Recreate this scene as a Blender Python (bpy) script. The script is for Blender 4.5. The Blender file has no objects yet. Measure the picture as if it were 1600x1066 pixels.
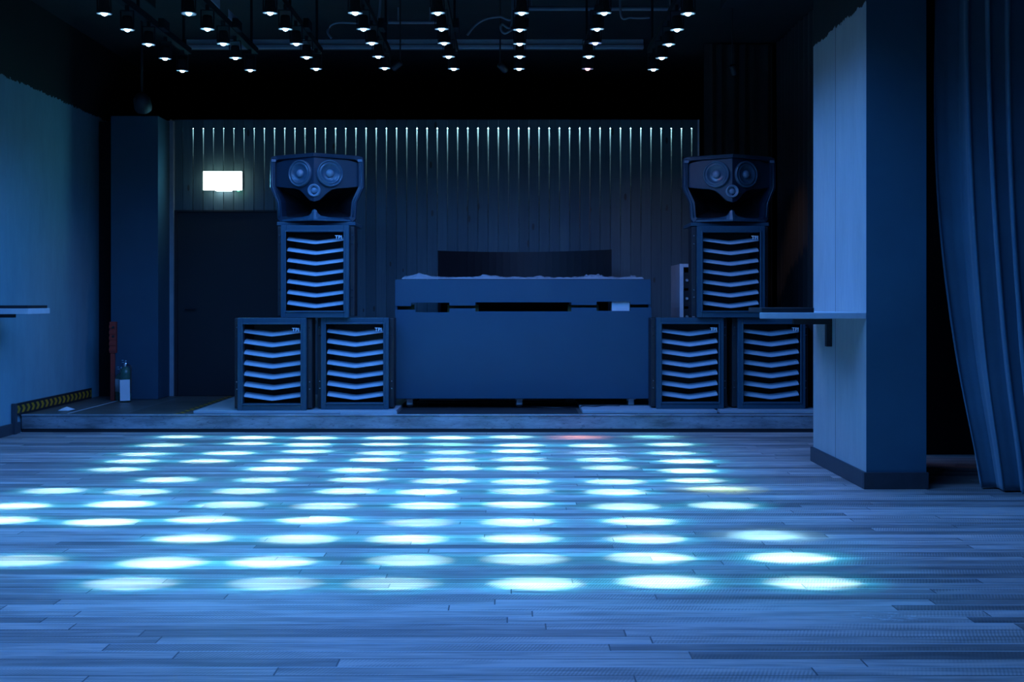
import bpy, bmesh, math, random
from mathutils import Vector, Matrix, Euler, noise
random.seed(7)
PI = math.pi
sc = bpy.context.scene
COL = sc.collection

# ------------------------------------------------------------------ camera, world, exposure
FPX, EYE, VX, VY = 1700.0, 1.26, 797.0, 470.0
cam_d = bpy.data.cameras.new('camera')
cam = bpy.data.objects.new('camera', cam_d); COL.objects.link(cam)
cam.location = (0, 0, EYE); cam.rotation_euler = (PI/2, 0, 0)
cam_d.sensor_width = 36; cam_d.lens = FPX/1600*36
cam_d.shift_x = (800-VX)/1600; cam_d.shift_y = (VY-533)/1600
cam_d.clip_start = .05; cam_d.clip_end = 60
sc.camera = cam
w = bpy.data.worlds.new('world'); sc.world = w; w.use_nodes = True
w.node_tree.nodes['Background'].inputs[0].default_value = (.02, .10, .40, 1)
w.node_tree.nodes['Background'].inputs[1].default_value = .02
sc.view_settings.view_transform = 'Standard'; sc.view_settings.look = 'None'
sc.view_settings.exposure = 0.0; sc.view_settings.gamma = 1; sc.view_settings.use_curve_mapping = False
sc.cycles.use_denoising = True
sc.cycles.use_light_tree = True
sc.cycles.max_bounces = 6
sc.cycles.sample_clamp_indirect = 4
BEAM_W, SPILL_W, HALO_W = 3200.0, 80.0, 16.5
BEAM_C, SPILL_C, HALO_C = (.36, .66, .74), (.02, .34, .66), (.052, .232, .80)
GLOW_W, GLOW_C = 620.0, (.03, .60, .80)
WASH_ANGLE = 158

def at(px, py, d):
    return Vector(((px-VX)*d/FPX, d, EYE-(py-VY)*d/FPX))
def floor_at(px, py):
    return at(px, py, FPX*EYE/(py-VY))

# ------------------------------------------------------------------ materials
class NT:
    def __init__(s, name):
        s.m = bpy.data.materials.new(name); s.m.use_nodes = True
        s.t = s.m.node_tree; s.t.nodes.clear()
        s.out = s.n('ShaderNodeOutputMaterial'); s.b = s.n('ShaderNodeBsdfPrincipled')
        s.l(s.b.outputs[0], s.out.inputs[0])
    def n(s, kind, **kw):
        x = s.t.nodes.new(kind)
        for k, v in kw.items(): setattr(x, k, v)
        return x
    def l(s, a, b): s.t.links.new(a, b)
    def sock(s, i, v):
        if hasattr(v, 'links') or hasattr(v, 'is_linked'): s.l(v, i)
        else: i.default_value = v
    def coord(s, kind='Object'):
        if kind == 'World': return s.n('ShaderNodeNewGeometry').outputs['Position']
        return s.n('ShaderNodeTexCoord').outputs[kind]
    def map(s, v, scale=(1,1,1), rot=(0,0,0), loc=(0,0,0)):
        x = s.n('ShaderNodeMapping'); s.l(v, x.inputs[0])
        x.inputs['Scale'].default_value = scale; x.inputs['Rotation'].default_value = rot; x.inputs['Location'].default_value = loc
        return x.outputs[0]
    def noise(s, v, scale=5, detail=4, rough=.55):
        x = s.n('ShaderNodeTexNoise'); s.l(v, x.inputs['Vector'])
        x.inputs['Scale'].default_value = scale; x.inputs['Detail'].default_value = detail; x.inputs['Roughness'].default_value = rough
        return x.outputs[0]
    def math(s, op, a, b=0.0, c=None, clamp=False):
        x = s.n('ShaderNodeMath', operation=op); x.use_clamp = clamp
        s.sock(x.inputs[0], a); s.sock(x.inputs[1], b)
        if c is not None: s.sock(x.inputs[2], c)
        return x.outputs[0]
    def ramp(s, v, pts):
        x = s.n('ShaderNodeValToRGB'); s.l(v, x.inputs[0])
        e = x.color_ramp.elements
        while len(e) < len(pts): e.new(.5)
        for el, (p, c) in zip(e, pts):
            el.position = p; el.color = (c, c, c, 1) if isinstance(c, (int, float)) else (*c, 1)
        return x.outputs[0]
    def mix(s, f, a, b, mode='MIX'):
        x = s.n('ShaderNodeMix', data_type='RGBA', blend_type=mode)
        s.sock(x.inputs[0], f)
        for i, v in ((6, a), (7, b)):
            if isinstance(v, tuple): x.inputs[i].default_value = (*v[:3], 1)
            else: s.l(v, x.inputs[i])
        return x.outputs[2]
    def sep(s, v):
        x = s.n('ShaderNodeSeparateXYZ'); s.l(v, x.inputs[0]); return x.outputs
    def bump(s, h, strength=.3, dist=.01, normal=None):
        x = s.n('ShaderNodeBump'); s.l(h, x.inputs['Height'])
        x.inputs['Strength'].default_value = strength; x.inputs['Distance'].default_value = dist
        if normal: s.l(normal, x.inputs['Normal'])
        s.l(x.outputs[0], s.b.inputs['Normal']); return x.outputs[0]
    def base(s, v):
        i = s.b.inputs['Base Color']
        if isinstance(v, tuple): i.default_value = (*v[:3], 1)
        else: s.l(v, i)
    def rough(s, v): s.sock(s.b.inputs['Roughness'], v)
    def metal(s, v): s.b.inputs['Metallic'].default_value = v

def plain(name, col, rough=.5, metal=0, var=.25, scale=9, bump=.05, spec=None):
    k = NT(name); c = k.coord()
    nz = k.noise(c, scale, 5)
    lo = tuple(x*(1-var) for x in col); hi = tuple(min(1, x*(1+var)) for x in col)
    k.base(k.mix(nz, lo, hi)); k.rough(k.math('MULTIPLY_ADD', nz, .2, rough-.1)); k.metal(metal)
    if spec is not None: k.b.inputs['Specular IOR Level'].default_value = spec
    if bump: k.bump(k.noise(c, scale*9, 3), bump, .004)
    return k.m
def emit(name, col, s):
    k = NT(name); k.base((.02, .02, .02))
    k.b.inputs['Emission Color'].default_value = (*col, 1); k.b.inputs['Emission Strength'].default_value = s
    return k.m

M = {}
def mat_floor():
    k = NT('floor_boards'); p = k.coord('World')
    s0 = k.sep(p); rw = k.math('FLOOR', k.math('DIVIDE', s0[1], .085))
    wr = k.n('ShaderNodeTexWhiteNoise', noise_dimensions='1D'); k.l(rw, wr.inputs['W'])
    cv = k.n('ShaderNodeCombineXYZ'); k.l(k.math('MULTIPLY_ADD', wr.outputs['Value'], 9.0, s0[0]), cv.inputs[0]); k.l(s0[1], cv.inputs[1])
    br = k.n('ShaderNodeTexBrick'); k.l(cv.outputs[0], br.inputs['Vector'])
    br.offset = 0; br.offset_frequency = 2; br.squash = 1.0
    br.inputs['Color1'].default_value = (0, 0, 0, 1); br.inputs['Color2'].default_value = (1, 1, 1, 1)
    br.inputs['Mortar'].default_value = (.5, .5, .5, 1)
    br.inputs['Scale'].default_value = 1; br.inputs['Brick Width'].default_value = 1.83; br.inputs['Row Height'].default_value = .085
    br.inputs['Mortar Size'].default_value = .0034; br.inputs['Mortar Smooth'].default_value = .3; br.inputs['Bias'].default_value = 0
    per = k.sep(br.outputs['Color'])[0]; mort = br.outputs['Fac']
    # shift the grain from board to board
    off = k.n('ShaderNodeCombineXYZ'); k.l(k.math('MULTIPLY', per, 37), off.inputs[0]); k.l(k.math('MULTIPLY', per, 11), off.inputs[2])
    add = k.n('ShaderNodeVectorMath', operation='ADD'); k.l(p, add.inputs[0]); k.l(off.outputs[0], add.inputs[1])
    q = add.outputs[0]
    grain = k.noise(k.map(q, (1.2, 34, 1)), 2.2, 6, .6)
    blotch = k.noise(k.map(q, (.8, 5, 1)), 2.0, 4, .6)
    # saw marks across the boards, slanted a little
    wv = k.n('ShaderNodeTexWave', wave_type='BANDS', bands_direction='X'); k.l(k.map(q, (1, 1, 1), (0, 0, .35)), wv.inputs[0])
    wv.inputs['Scale'].default_value = 24; wv.inputs['Distortion'].default_value = 1.2; wv.inputs['Detail'].default_value = 2
    sawmask = k.ramp(k.noise(k.map(q, (.6, 3, 1)), 1.7, 2), [(.45, 0.0), (.6, 1.0)])
    saw = k.math('MULTIPLY', wv.outputs['Fac'], sawmask)
    val = k.math('MULTIPLY_ADD', per, .62, .26)
    val = k.math('MULTIPLY', val, k.math('MULTIPLY_ADD', grain, 2.4, -.2))
    val = k.math('MULTIPLY', val, k.math('MULTIPLY_ADD', blotch, 2.0, .05))
    val = k.math('MULTIPLY', val, k.math('MULTIPLY_ADD', saw, -.42, 1.0))
    wood = k.mix(k.math('MULTIPLY', val, 1.0, clamp=True), (.055, .042, .04), (.70, .56, .50))
    # pale scuffs worn into the varnish
    sx = k.sep(p)
    s1 = k.noise(k.map(p, (2.2, 9, 1), (0, 0, .25)), 2.6, 7, .7)
    scf = k.ramp(s1, [(.68, 0.0), (.74, 1.0)])
    wood = k.mix(k.math('MULTIPLY', scf, .45), wood, (.7, .7, .72))
    dx = k.math('SUBTRACT', sx[0], 1.50); dy = k.math('SUBTRACT', sx[1], 4.34)
    rr = k.math('ADD', k.math('MULTIPLY', k.math('MULTIPLY', dx, dx), 30), k.math('MULTIPLY', k.math('MULTIPLY', dy, dy), 160))
    near = k.math('SUBTRACT', 1.0, rr, clamp=True)
    s2 = k.ramp(k.noise(k.map(p, (8, 16, 1), (0, 0, .5)), 2.2, 5, .7), [(.52, 0.0), (.6, 1.0)])
    wood = k.mix(k.math('MULTIPLY', k.math('MULTIPLY', near, s2), .8), wood, (.75, .75, .75))
    wood = k.mix(k.math('MULTIPLY', mort, .7), wood, (.01, .012, .015))
    wr2 = k.n('ShaderNodeTexWhiteNoise', noise_dimensions='1D'); k.l(k.math('ADD', k.math('FLOOR', k.math('DIVIDE', k.math('ADD', s0[1], .0425), .085)), 77.3), wr2.inputs['W'])
    fy = k.math('ABSOLUTE', k.math('SUBTRACT', k.math('FRACT', k.math('ADD', k.math('DIVIDE', s0[1], .085), .5)), .5))
    seam_glint = k.math('MULTIPLY', k.math('LESS_THAN', fy, .03), k.math('GREATER_THAN', wr2.outputs['Value'], .6))  # light catching on some board seams, painted into the colour as pale lines
    wood = k.mix(k.math('MULTIPLY', seam_glint, .75), wood, (.9, .9, .9))
    k.base(wood)
    k.rough(k.math('MULTIPLY_ADD', grain, .28, .30))
    k.b.inputs['Specular IOR Level'].default_value = .45
    h = k.math('ADD', k.math('MULTIPLY', mort, -1.0), k.math('ADD', k.math('MULTIPLY', grain, .25), k.math('MULTIPLY', saw, .22)))
    h = k.math('ADD', h, k.math('MULTIPLY', per, .25))
    k.bump(h, .55, .0035)
    return k.m
def mat_paintwall(name, axis_h, cut, base=(.42, .47, .52), seams=None):
    """plaster painted blue-grey up to a rough line at height `cut`, black above"""
    k = NT(name); p = k.coord('World'); z = k.sep(p)[2]
    sc_ = (2, 2, .55)
    n1 = k.noise(k.map(p, sc_), 2.2, 6, .65); n2 = k.noise(k.map(p, (6, 6, 1.2)), 4, 5, .7)
    v = k.math('MULTIPLY_ADD', n1, .9, k.math('MULTIPLY_ADD', n2, .45, .35))
    c = k.mix(k.math('MULTIPLY', v, .7, clamp=True), tuple(x*.55 for x in base), tuple(min(1, x*1.25) for x in base))
    if seams:
        y = k.sep(p)[1]
        for s in seams:
            f = k.math('LESS_THAN', k.math('ABSOLUTE', k.math('SUBTRACT', y, s)), .004)
            c = k.mix(f, c, (.03, .035, .04))
    edge = k.math('ADD', z, k.math('MULTIPLY', k.math('SUBTRACT', k.noise(p, 22, 3), .5), .09))
    c = k.mix(k.math('GREATER_THAN', edge, cut), c, (.006, .007, .009))
    k.base(c); k.rough(.75); k.bump(n2, .12, .01)
    return k.m
def mat_planks():
    k = NT('pine_planks'); p = k.coord('World'); s = k.sep(p)
    idx = k.math('FLOOR', k.math('DIVIDE', k.math('ADD', s[0], 3.745), .11648))
    wn = k.n('ShaderNodeTexWhiteNoise', noise_dimensions='1D'); k.l(idx, wn.inputs['W'])
    rnd = wn.outputs['Value']
    cmb = k.n('ShaderNodeCombineXYZ'); k.l(k.math('MULTIPLY', rnd, 13), cmb.inputs[0]); k.l(k.math('MULTIPLY', rnd, 31), cmb.inputs[2])
    a = k.n('ShaderNodeVectorMath', operation='ADD'); k.l(p, a.inputs[0]); k.l(cmb.outputs[0], a.inputs[1]); q = a.outputs[0]
    g = k.noise(k.map(q, (22, 1, .8)), 2.5, 6, .6)
    vo = k.n('ShaderNodeTexVoronoi', feature='F1'); k.l(k.map(q, (9, .01, 3.2)), vo.inputs[0]); vo.inputs['Scale'].default_value = 1
    knot = k.math('LESS_THAN', vo.outputs['Distance'], .13)
    wn2 = k.n('ShaderNodeTexWhiteNoise', noise_dimensions='3D'); k.l(vo.outputs['Position'], wn2.inputs['Vector'])
    knot = k.math('MULTIPLY', knot, k.math('GREATER_THAN', wn2.outputs['Value'], .55))
    v = k.math('MULTIPLY', k.math('MULTIPLY_ADD', rnd, .5, .6), k.math('MULTIPLY_ADD', g, .8, .5))
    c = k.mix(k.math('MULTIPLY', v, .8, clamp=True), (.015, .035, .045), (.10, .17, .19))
    c = k.mix(k.math('MULTIPLY', knot, .85), c, (.03, .02, .015))
    k.base(c); k.rough(.6); k.bump(g, .15, .004)
    return k.m
def mat_stage():
    k = NT('stage_deck'); p = k.coord('World')
    br = k.n('ShaderNodeTexBrick'); k.l(k.map(p, (1, 1, 1), (0, 0, PI/2)), br.inputs['Vector'])
    for n_, v in (('Scale', 1), ('Brick Width', 1.4), ('Row Height', .62), ('Mortar Size', .004)): br.inputs[n_].default_value = v
    br.inputs['Color1'].default_value = (.09, .075, .06, 1); br.inputs['Color2'].default_value = (.14, .12, .10, 1); br.inputs['Mortar'].default_value = (.35, .36, .36, 1)
    n1 = k.noise(k.map(p, (1.5, 4, 1)), 3, 6, .7)
    c = k.mix(k.ramp(n1, [(.35, .0), (.7, .75)]), br.outputs['Color'], (.03, .03, .035))
    sc2 = k.ramp(k.noise(k.map(p, (3, 9, 1), (0, 0, .3)), 2.5, 6, .7), [(.62, 0.0), (.72, 1.0)])
    c = k.mix(k.math('MULTIPLY', sc2, .4), c, (.4, .4, .42))
    k.base(c); k.rough(.45); k.bump(n1, .2, .004); return k.m
def mat_hazard(name, axis, pitch, slope):
    k = NT(name); s = k.sep(k.coord('Object'))
    if slope == 'chevron':
        v = k.math('ADD', s[axis], k.math('MULTIPLY', k.math('ABSOLUTE', s[2]), 1.0))
    else:
        v = k.math('ADD', s[axis], k.math('MULTIPLY', s[0], 1.0))
    f = k.math('GREATER_THAN', k.math('FRACT', k.math('DIVIDE', v, pitch)), .5)
    wear = k.noise(k.coord('Object'), 40, 4)
    y = k.mix(wear, (.38, .16, .01), (.55, .30, .02))
    k.base(k.mix(f, (.02, .02, .02), y)); k.rough(.5); return k.m
def mat_metalsmear():
    k = NT('fascia_metal'); p = k.coord('World')
    a = k.noise(k.map(p, (1.2, 1, 5)), 2, 6, .65); b = k.noise(k.map(p, (6, 1, 12)), 3, 6, .75)
    c = k.mix(k.ramp(a, [(.3, 0.0), (.7, 1.0)]), (.16, .17, .18), (.5, .52, .55))
    c = k.mix(k.ramp(b, [(.55, 0.0), (.7, .6)]), c, (.05, .05, .06))
    k.base(c); k.rough(.45); k.metal(.35); return k.m
def mat_cloth(name, col, rough=.9, sheen=.3):
    k = NT(name); c = k.coord('World'); n = k.noise(c, 3, 5)
    k.base(k.mix(n, tuple(x*.7 for x in col), tuple(x*1.25 for x in col))); k.rough(rough)
    k.b.inputs['Sheen Weight'].default_value = sheen
    k.bump(k.noise(k.map(c, (150, 150, 150)), 2, 2), .1, .002); return k.m
def mat_film():
    k = NT('plastic_film'); n = k.noise(k.coord('World'), 30, 5)
    k.base((.75, .8, .85)); k.rough(.25); k.b.inputs['Alpha'].default_value = .6
    k.b.inputs['Transmission Weight'].default_value = .3; k.bump(n, .5, .01); return k.m

M['floor'] = mat_floor()
M['wall_left'] = mat_paintwall('blue_grey_plaster', 0, 3.35, (.16, .32, .38))
M['column'] = mat_paintwall('concrete_grey_paint', 0, 3.26, (.36, .37, .36), seams=[7.97])
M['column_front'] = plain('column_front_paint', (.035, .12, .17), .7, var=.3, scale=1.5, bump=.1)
M['pillar'] = plain('pillar_paint', (.025, .07, .11), .7, var=.2, scale=3, bump=.1)
M['black'] = plain('matt_black_paint', (.008, .009, .012), .85, bump=.1, spec=.2)
M['ceiling'] = plain('ceiling_dark_concrete', (.02, .024, .03), .9, var=.5, scale=2.5, bump=.3, spec=.2)
M['planks'] = mat_planks()
M['cavity'] = plain('cavity_white', (.8, .8, .78), .8, bump=0)
M['stage'] = mat_stage(); M['fascia'] = mat_metalsmear()
M['sheet'] = plain('grey_ply_sheet', (.38, .40, .42), .55, var=.3, scale=4)
M['cab'] = plain('cabinet_textured_lacquer', (.022, .068, .10), .38, var=.12, scale=30, bump=.08)
M['cabdark'] = plain('cabinet_black', (.012, .013, .016), .6, bump=.05)
M['slat'] = plain('louvre_grey', (.42, .50, .56), .42, var=.1, scale=10, bump=.02)
M['logo'] = plain('logo_white', (.85, .9, .92), .4, bump=0)
M['cone'] = plain('cone_paper', (.05, .095, .13), .22, var=.2, scale=20)
M['ring'] = plain('cone_surround', (.16, .22, .27), .25, bump=0)
M['horn'] = plain('horn_gloss', (.010, .026, .046), .4, var=.15, scale=12, bump=.02)
M['desk'] = plain('desk_panel_laminate', (.012, .06, .105), .55, var=.12, scale=3, bump=.05)
M['white'] = plain('white_enamel', (.62, .64, .66), .45, var=.08)
M['chrome'] = plain('chrome', (.8, .82, .85), .18, 1, bump=0)
M['alu'] = plain('bright_aluminium', (.75, .8, .8), .35, .6, var=.1)
M['reflector'] = plain('lamp_reflector', (.75, .8, .85), .35, .3, bump=0)
M['rubber'] = plain('black_rubber', (.02, .02, .022), .6)
M['cable'] = plain('cable_jacket', (.03, .032, .036), .45, bump=0)
M['paleconduit'] = plain('conduit_grey', (.16, .17, .19), .5)
M['red'] = plain('red_paint', (.34, .035, .02), .5, var=.3, scale=15)
M['bottle'] = plain('extinguisher_green', (.03, .10, .075), .28, bump=0)
M['paper'] = plain('paper_white', (.75, .74, .76), .8, var=.06, bump=0)
M['door'] = plain('door_black', (.010, .011, .014), .6, var=.3, scale=4)
M['trim'] = plain('trim_blue_grey', (.26, .30, .34), .6)
M['base'] = plain('baseboard_dark', (.045, .05, .06), .5, var=.4, scale=12)
M['curtain'] = mat_cloth('velvet_blue_black', (.06, .16, .22), .8, .5)
M['blackdrape'] = mat_cloth('black_drape', (.022, .021, .022), .9, .1)
M['shelf'] = plain('shelf_pale_edge', (.55, .60, .62), .4, var=.15, scale=14)
M['screen'] = plain('screen_black', (.008, .008, .010), .5, bump=0)
M['hazard_board'] = mat_hazard('hazard_chevrons', 1, .105, 'chevron')
M['hazard_tape'] = mat_hazard('hazard_stripes', 1, .16, 'diag')
M['film'] = mat_film()
M['lens'] = emit('lamp_lens', (.50, .82, 1.0), 15)
M['lens_pink'] = emit('lamp_lens_pink', (1.0, .5, .55), 5)
M['lens_violet'] = emit('lamp_lens_violet', (.45, .5, 1.0), 8)
M['lens_dim'] = emit('lamp_lens_dim', (.5, .9, 1.0), 3)
M['lens_warm'] = emit('lamp_lens_warm', (1.0, .85, .7), 4)
M['sign'] = emit('sign_face', (.72, 1.0, .93), 4.5)
M['sign_dl'] = emit('sign_downlight', (.75, .95, 1.0), 8)
M['sign_green'] = emit('sign_green_led', (.1, 1.0, .45), 6)
M['led'] = emit('led_strip', (.42, .85, 1.0), 12)

# ------------------------------------------------------------------ mesh helpers
def obj(name, bm, m, parent=None, smooth=False, bevel=0, mods=True):
    bmesh.ops.recalc_face_normals(bm, faces=bm.faces)
    me = bpy.data.meshes.new(name); bm.to_mesh(me); bm.free()
    o = bpy.data.objects.new(name, me); COL.objects.link(o)
    for mm in (m if isinstance(m, (list, tuple)) else [m]): me.materials.append(mm)
    if smooth:
        for p in me.polygons: p.use_smooth = True
    if bevel:
        b = o.modifiers.new('bevel', 'BEVEL'); b.width = bevel; b.segments = 2; b.limit_method = 'ANGLE'; b.angle_limit = .6
    if parent: o.parent = parent
    return o
def box(bm, x0, x1, y0, y1, z0, z1, mi=0):
    vs = [bm.verts.new((x, y, z)) for z in (z0, z1) for y in (y0, y1) for x in (x0, x1)]
    fs = []
    for f in ((0,2,3,1), (4,5,7,6), (0,1,5,4), (2,6,7,3), (0,4,6,2), (1,3,7,5)):
        fc = bm.faces.new([vs[i] for i in f]); fc.material_index = mi; fs.append(fc)
    return vs
def boxm(*a): bm = bmesh.new(); box(bm, *a); return bm
def lathe(bm, prof, seg=32, M4=Matrix(), close=True):
    """profile of (r, z) turned about z, then moved by M4"""
    rings = []
    for r, z in prof:
        if r < 1e-6: rings.append([bm.verts.new(M4 @ Vector((0, 0, z)))])
        else: rings.append([bm.verts.new(M4 @ Vector((r*math.cos(2*PI*i/seg), r*math.sin(2*PI*i/seg), z))) for i in range(seg)])
    for a, b in zip(rings, rings[1:]):
        for i in range(seg):
            j = (i+1) % seg
            if len(a) == 1 and len(b) == 1: continue
            if len(a) == 1: bm.faces.new((a[0], b[i], b[j]))
            elif len(b) == 1: bm.faces.new((a[i], a[j], b[0]))
            else: bm.faces.new((a[i], a[j], b[j], b[i]))
def tube(bm, pts, r, seg=8):
    pts = [Vector(p) for p in pts]; rings = []
    for i, p in enumerate(pts):
        t = (pts[min(i+1, len(pts)-1)]-pts[max(i-1, 0)]).normalized()
        up = Vector((0, 0, 1)) if abs(t.z) < .9 else Vector((1, 0, 0))
        a = t.cross(up).normalized(); b = t.cross(a)
        rr = r[i] if isinstance(r, (list, tuple)) else r
        rings.append([bm.verts.new(p+a*rr*math.cos(2*PI*k/seg)+b*rr*math.sin(2*PI*k/seg)) for k in range(seg)])
    for a, b in zip(rings, rings[1:]):
        for k in range(seg): bm.faces.new((a[k], a[(k+1) % seg], b[(k+1) % seg], b[k]))
    bm.faces.new(rings[0][::-1]); bm.faces.new(rings[-1])
def spline(pts, n=8):
    pts = [Vector(p) for p in pts]; P = [pts[0]]+pts+[pts[-1]]; out = []
    for i in range(1, len(P)-2):
        p0, p1, p2, p3 = P[i-1:i+3]
        for k in range(n):
            t = k/n
            out.append(.5*((2*p1)+(-p0+p2)*t+(2*p0-5*p1+4*p2-p3)*t*t+(-p0+3*p1-3*p2+p3)*t**3))
    out.append(pts[-1]); return out
def prism_xz(bm, poly, y0, y1, mi=0):
    a = [bm.verts.new((x, y0, z)) for x, z in poly]; b = [bm.verts.new((x, y1, z)) for x, z in poly]
    n = len(poly); bm.faces.new(a).material_index = mi; bm.faces.new(b[::-1]).material_index = mi
    for i in range(n):
        j = (i+1) % n; bm.faces.new((a[i], b[i], b[j], a[j])).material_index = mi
def parts(name, bms, m, parent, **kw):
    return [obj(name, b, m, parent, **kw) for b in bms]
def thing(name, label, cat, loc=(0,0,0), rz=0, group=None):
    o = bpy.data.objects.new(name, None); COL.objects.link(o); o.empty_display_size = .1
    o.location = loc; o.rotation_euler = (0, 0, rz); tag(o, label, cat, group); return o
def tag(o, label, cat, group=None):
    o['label'] = label; o['category'] = cat
    if group: o['group'] = group
    return o
def struct(name, bm, m, parent=None, **kw):
    o = obj(name, bm, m, parent, **kw)
    if not parent: o['kind'] = 'structure'
    return o
def copy_tree(o, parent=None):
    c = o.copy(); COL.objects.link(c); c.parent = parent
    for ch in o.children: copy_tree(ch, c)
    return c

# ------------------------------------------------------------------ the room
XL, XR, YB = -4.69, 3.12, 15.5
ZC = 4.2
struct('floor', boxm(XL-.1, 5.2, -3, YB, -.1, 0), M['floor'])
struct('ceiling', boxm(XL-.1, 5.2, -3, YB, ZC, ZC+.1), M['ceiling'])
struct('wall_left', boxm(XL-.1, XL, -3, YB, 0, ZC), M['wall_left'])
struct('wall_rear', boxm(XL, 5.2, -3.1, -3, 0, ZC), M['black'])
struct('wall_right', boxm(5.1, 5.2, -3, 8.9, 0, ZC), M['black'])
bm = bmesh.new(); box(bm, XR, XR+.1, 8.9, YB, 0, ZC); box(bm, XR+.1, 5.1, 8.9, 9.0, 0, ZC)
struct('wall_stage_right', bm, M['black'])
struct('wall_far', boxm(XL, XR, YB, YB+.1, 0, ZC), M['black'])
struct('baseboard_left', boxm(XL, XL+.02, -3, 10.38, 0, .105), M['base'], bevel=.004)

# concrete column on the right with its own skirting
CX0, CX1, CY0, CY1 = 2.383, 2.785, 7.28, 8.55
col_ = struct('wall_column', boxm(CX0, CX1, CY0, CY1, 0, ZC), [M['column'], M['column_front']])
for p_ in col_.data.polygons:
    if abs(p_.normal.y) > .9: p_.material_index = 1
bm = bmesh.new(); box(bm, CX0-.022, CX1+.01, CY0-.02, CY0, 0, .113); box(bm, CX0-.022, CX0, CY0, CY1+.01, 0, .113)
struct('baseboard_column', bm, M['base'], bevel=.004)

# pillar beside the door
PYF = 12.0; PX1 = (247-VX)*PYF/FPX
struct('wall_pillar', boxm((173-VX)*PYF/FPX, PX1, PYF, 12.9, .172, 3.30), M['pillar'], bevel=.006)
struct('wall_recess', boxm(XL, (173-VX)*PYF/FPX, 12.41, 13.0, 0, 3.30), M['black'])

# slatted pine wall: real boards with gaps that narrow downwards, lit from behind
YW, PIT, GX0 = 12.45, .11648, -3.745
S = YW/FPX
z_top, z_gap, z_end = EYE+(VY-187)*S, EYE+(VY-200)*S, EYE-(390-VY)*S
door_x0, door_x1, door_z = (275-VX)*S, (436-VX)*S, EYE+(VY-330)*S
bm = bmesh.new()
xl, xr = (269-VX)*S, (1090-VX)*S
def halfgap(z, k):
    if z > z_gap: return .0016
    w_ = .0078 if 1 <= k else .003
    if 2 < k < 8: w_ *= .8
    t = max(0, min(1, (z_gap-z)/(z_gap-z_end)))
    return max(.0014, w_*(1-t)**.5)
zs_full = [.0, 1.0, z_end, z_end+.35, z_end+.7, z_end+1.0, z_gap-.12, z_gap, z_gap+.0005, z_top]
for k in range(-1, 51):
    x0, x1 = GX0+k*PIT, GX0+(k+1)*PIT
    if k == -1: x0 = xl
    if k == 50: x1 = xr
    zz = list(zs_full)
    if x1 > door_x0 and x0 < door_x1:
        zz = [z for z in zz if z > door_z+.02]; zz = [door_z+.01]+zz
    dep = random.uniform(0, .003); th = .022
    a = []
    for z in zz:
        l_ = x0+(halfgap(z, k) if k >= 0 else 0); r_ = x1-(halfgap(z, k+1) if k < 50 else 0)
        a.append([bm.verts.new(v) for v in ((l_, YW-dep, z), (r_, YW-dep, z), (r_, YW+th, z), (l_, YW+th, z))])
    for p, q in zip(a, a[1:]):
        for i in range(4): bm.faces.new((p[i], p[(i+1) % 4], q[(i+1) % 4], q[i]))
    bm.faces.new(a[0][::-1]); bm.faces.new(a[-1])
struct('wall_back', bm, M['planks'])
bm = bmesh.new()
box(bm, xl, xr, YW+.12, YW+.15, 0, z_top); box(bm, xl, xr, YW+.024, YW+.12, z_gap+.012, z_top)
box(bm, xl-.02, xl, YW-.02, YW+.15, 0, z_top); box(bm, xr, xr+.02, YW, YW+.15, 0, z_top)
struct('wall_backing', bm, [M['cavity']])
led = obj('led_strip', boxm(xl+.14, xr-.06, YW+.03, YW+.045, z_gap-.002, z_gap+.010), M['led'])
tag(led, 'cyan lit strip hidden behind the top of the slatted timber wall', 'light strip')
struct('trim_1', boxm(xl-.045, xl+.03, YW-.05, YW, .171, z_top-.02), M['trim'], bevel=.004)
# black door
d_ = struct('door_1', boxm(door_x0+.02, door_x1-.02, YW+.005, YW+.045, .171, door_z-.01), M['door'])
bm = bmesh.new(); box(bm, door_x0-.02, door_x0+.02, YW-.02, YW+.02, .171, door_z+.01); box(bm, door_x1-.02, door_x1+.02, YW-.02, YW+.02, .171, door_z+.01)
box(bm, door_x0+.02, door_x1-.02, YW-.02, YW+.02, door_z-.01, door_z+.01)
struct('door_frame', bm, M['door'], d_)
bm = bmesh.new(); tube(bm, [(door_x0+.12, YW+.005, 1.17), (door_x0+.12, YW-.04, 1.17), (door_x0+.24, YW-.04, 1.17)], .009)
struct('door_handle', bm, M['cabdark'], d_)

# ------------------------------------------------------------------ stage
STF, STZ = 10.4, .171
st = thing('stage_platform', 'low stage platform with pale metal front edge across the end of the room', 'stage', (0, 0, 0))
obj('deck', boxm(XL, XR, STF+.03, YW-.05, .02, STZ), M['stage'], st)
bm = bmesh.new(); box(bm, XL+.02, XR, STF, STF+.03, .035, STZ-.012); box(bm, XL+.02, XR, STF-.012, STF+.03, STZ-.012, STZ+.002)
obj('fascia', bm, M['fascia'], st, bevel=.003)
obj('kickboard', boxm(XL+.02, XR, STF+.01, STF+.03, 0, .035), M['cabdark'], st)
# hazard board up the left wall
hb = thing('hazard_board', 'black board with yellow chevrons fixed along left wall above the stage', 'warning board', (XL+.01, 11.2, .23))
obj('backboard', boxm(0, .018, -.93, .93, -.057, .057), M['cabdark'], hb, bevel=.003)
obj('chevron_strip', boxm(.018, .021, -.91, .91, -.036, .036), M['hazard_board'], hb)
obj('end_post', boxm(-.005, .03, -.98, -.93, -.228, .06), M['base'], hb)
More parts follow.
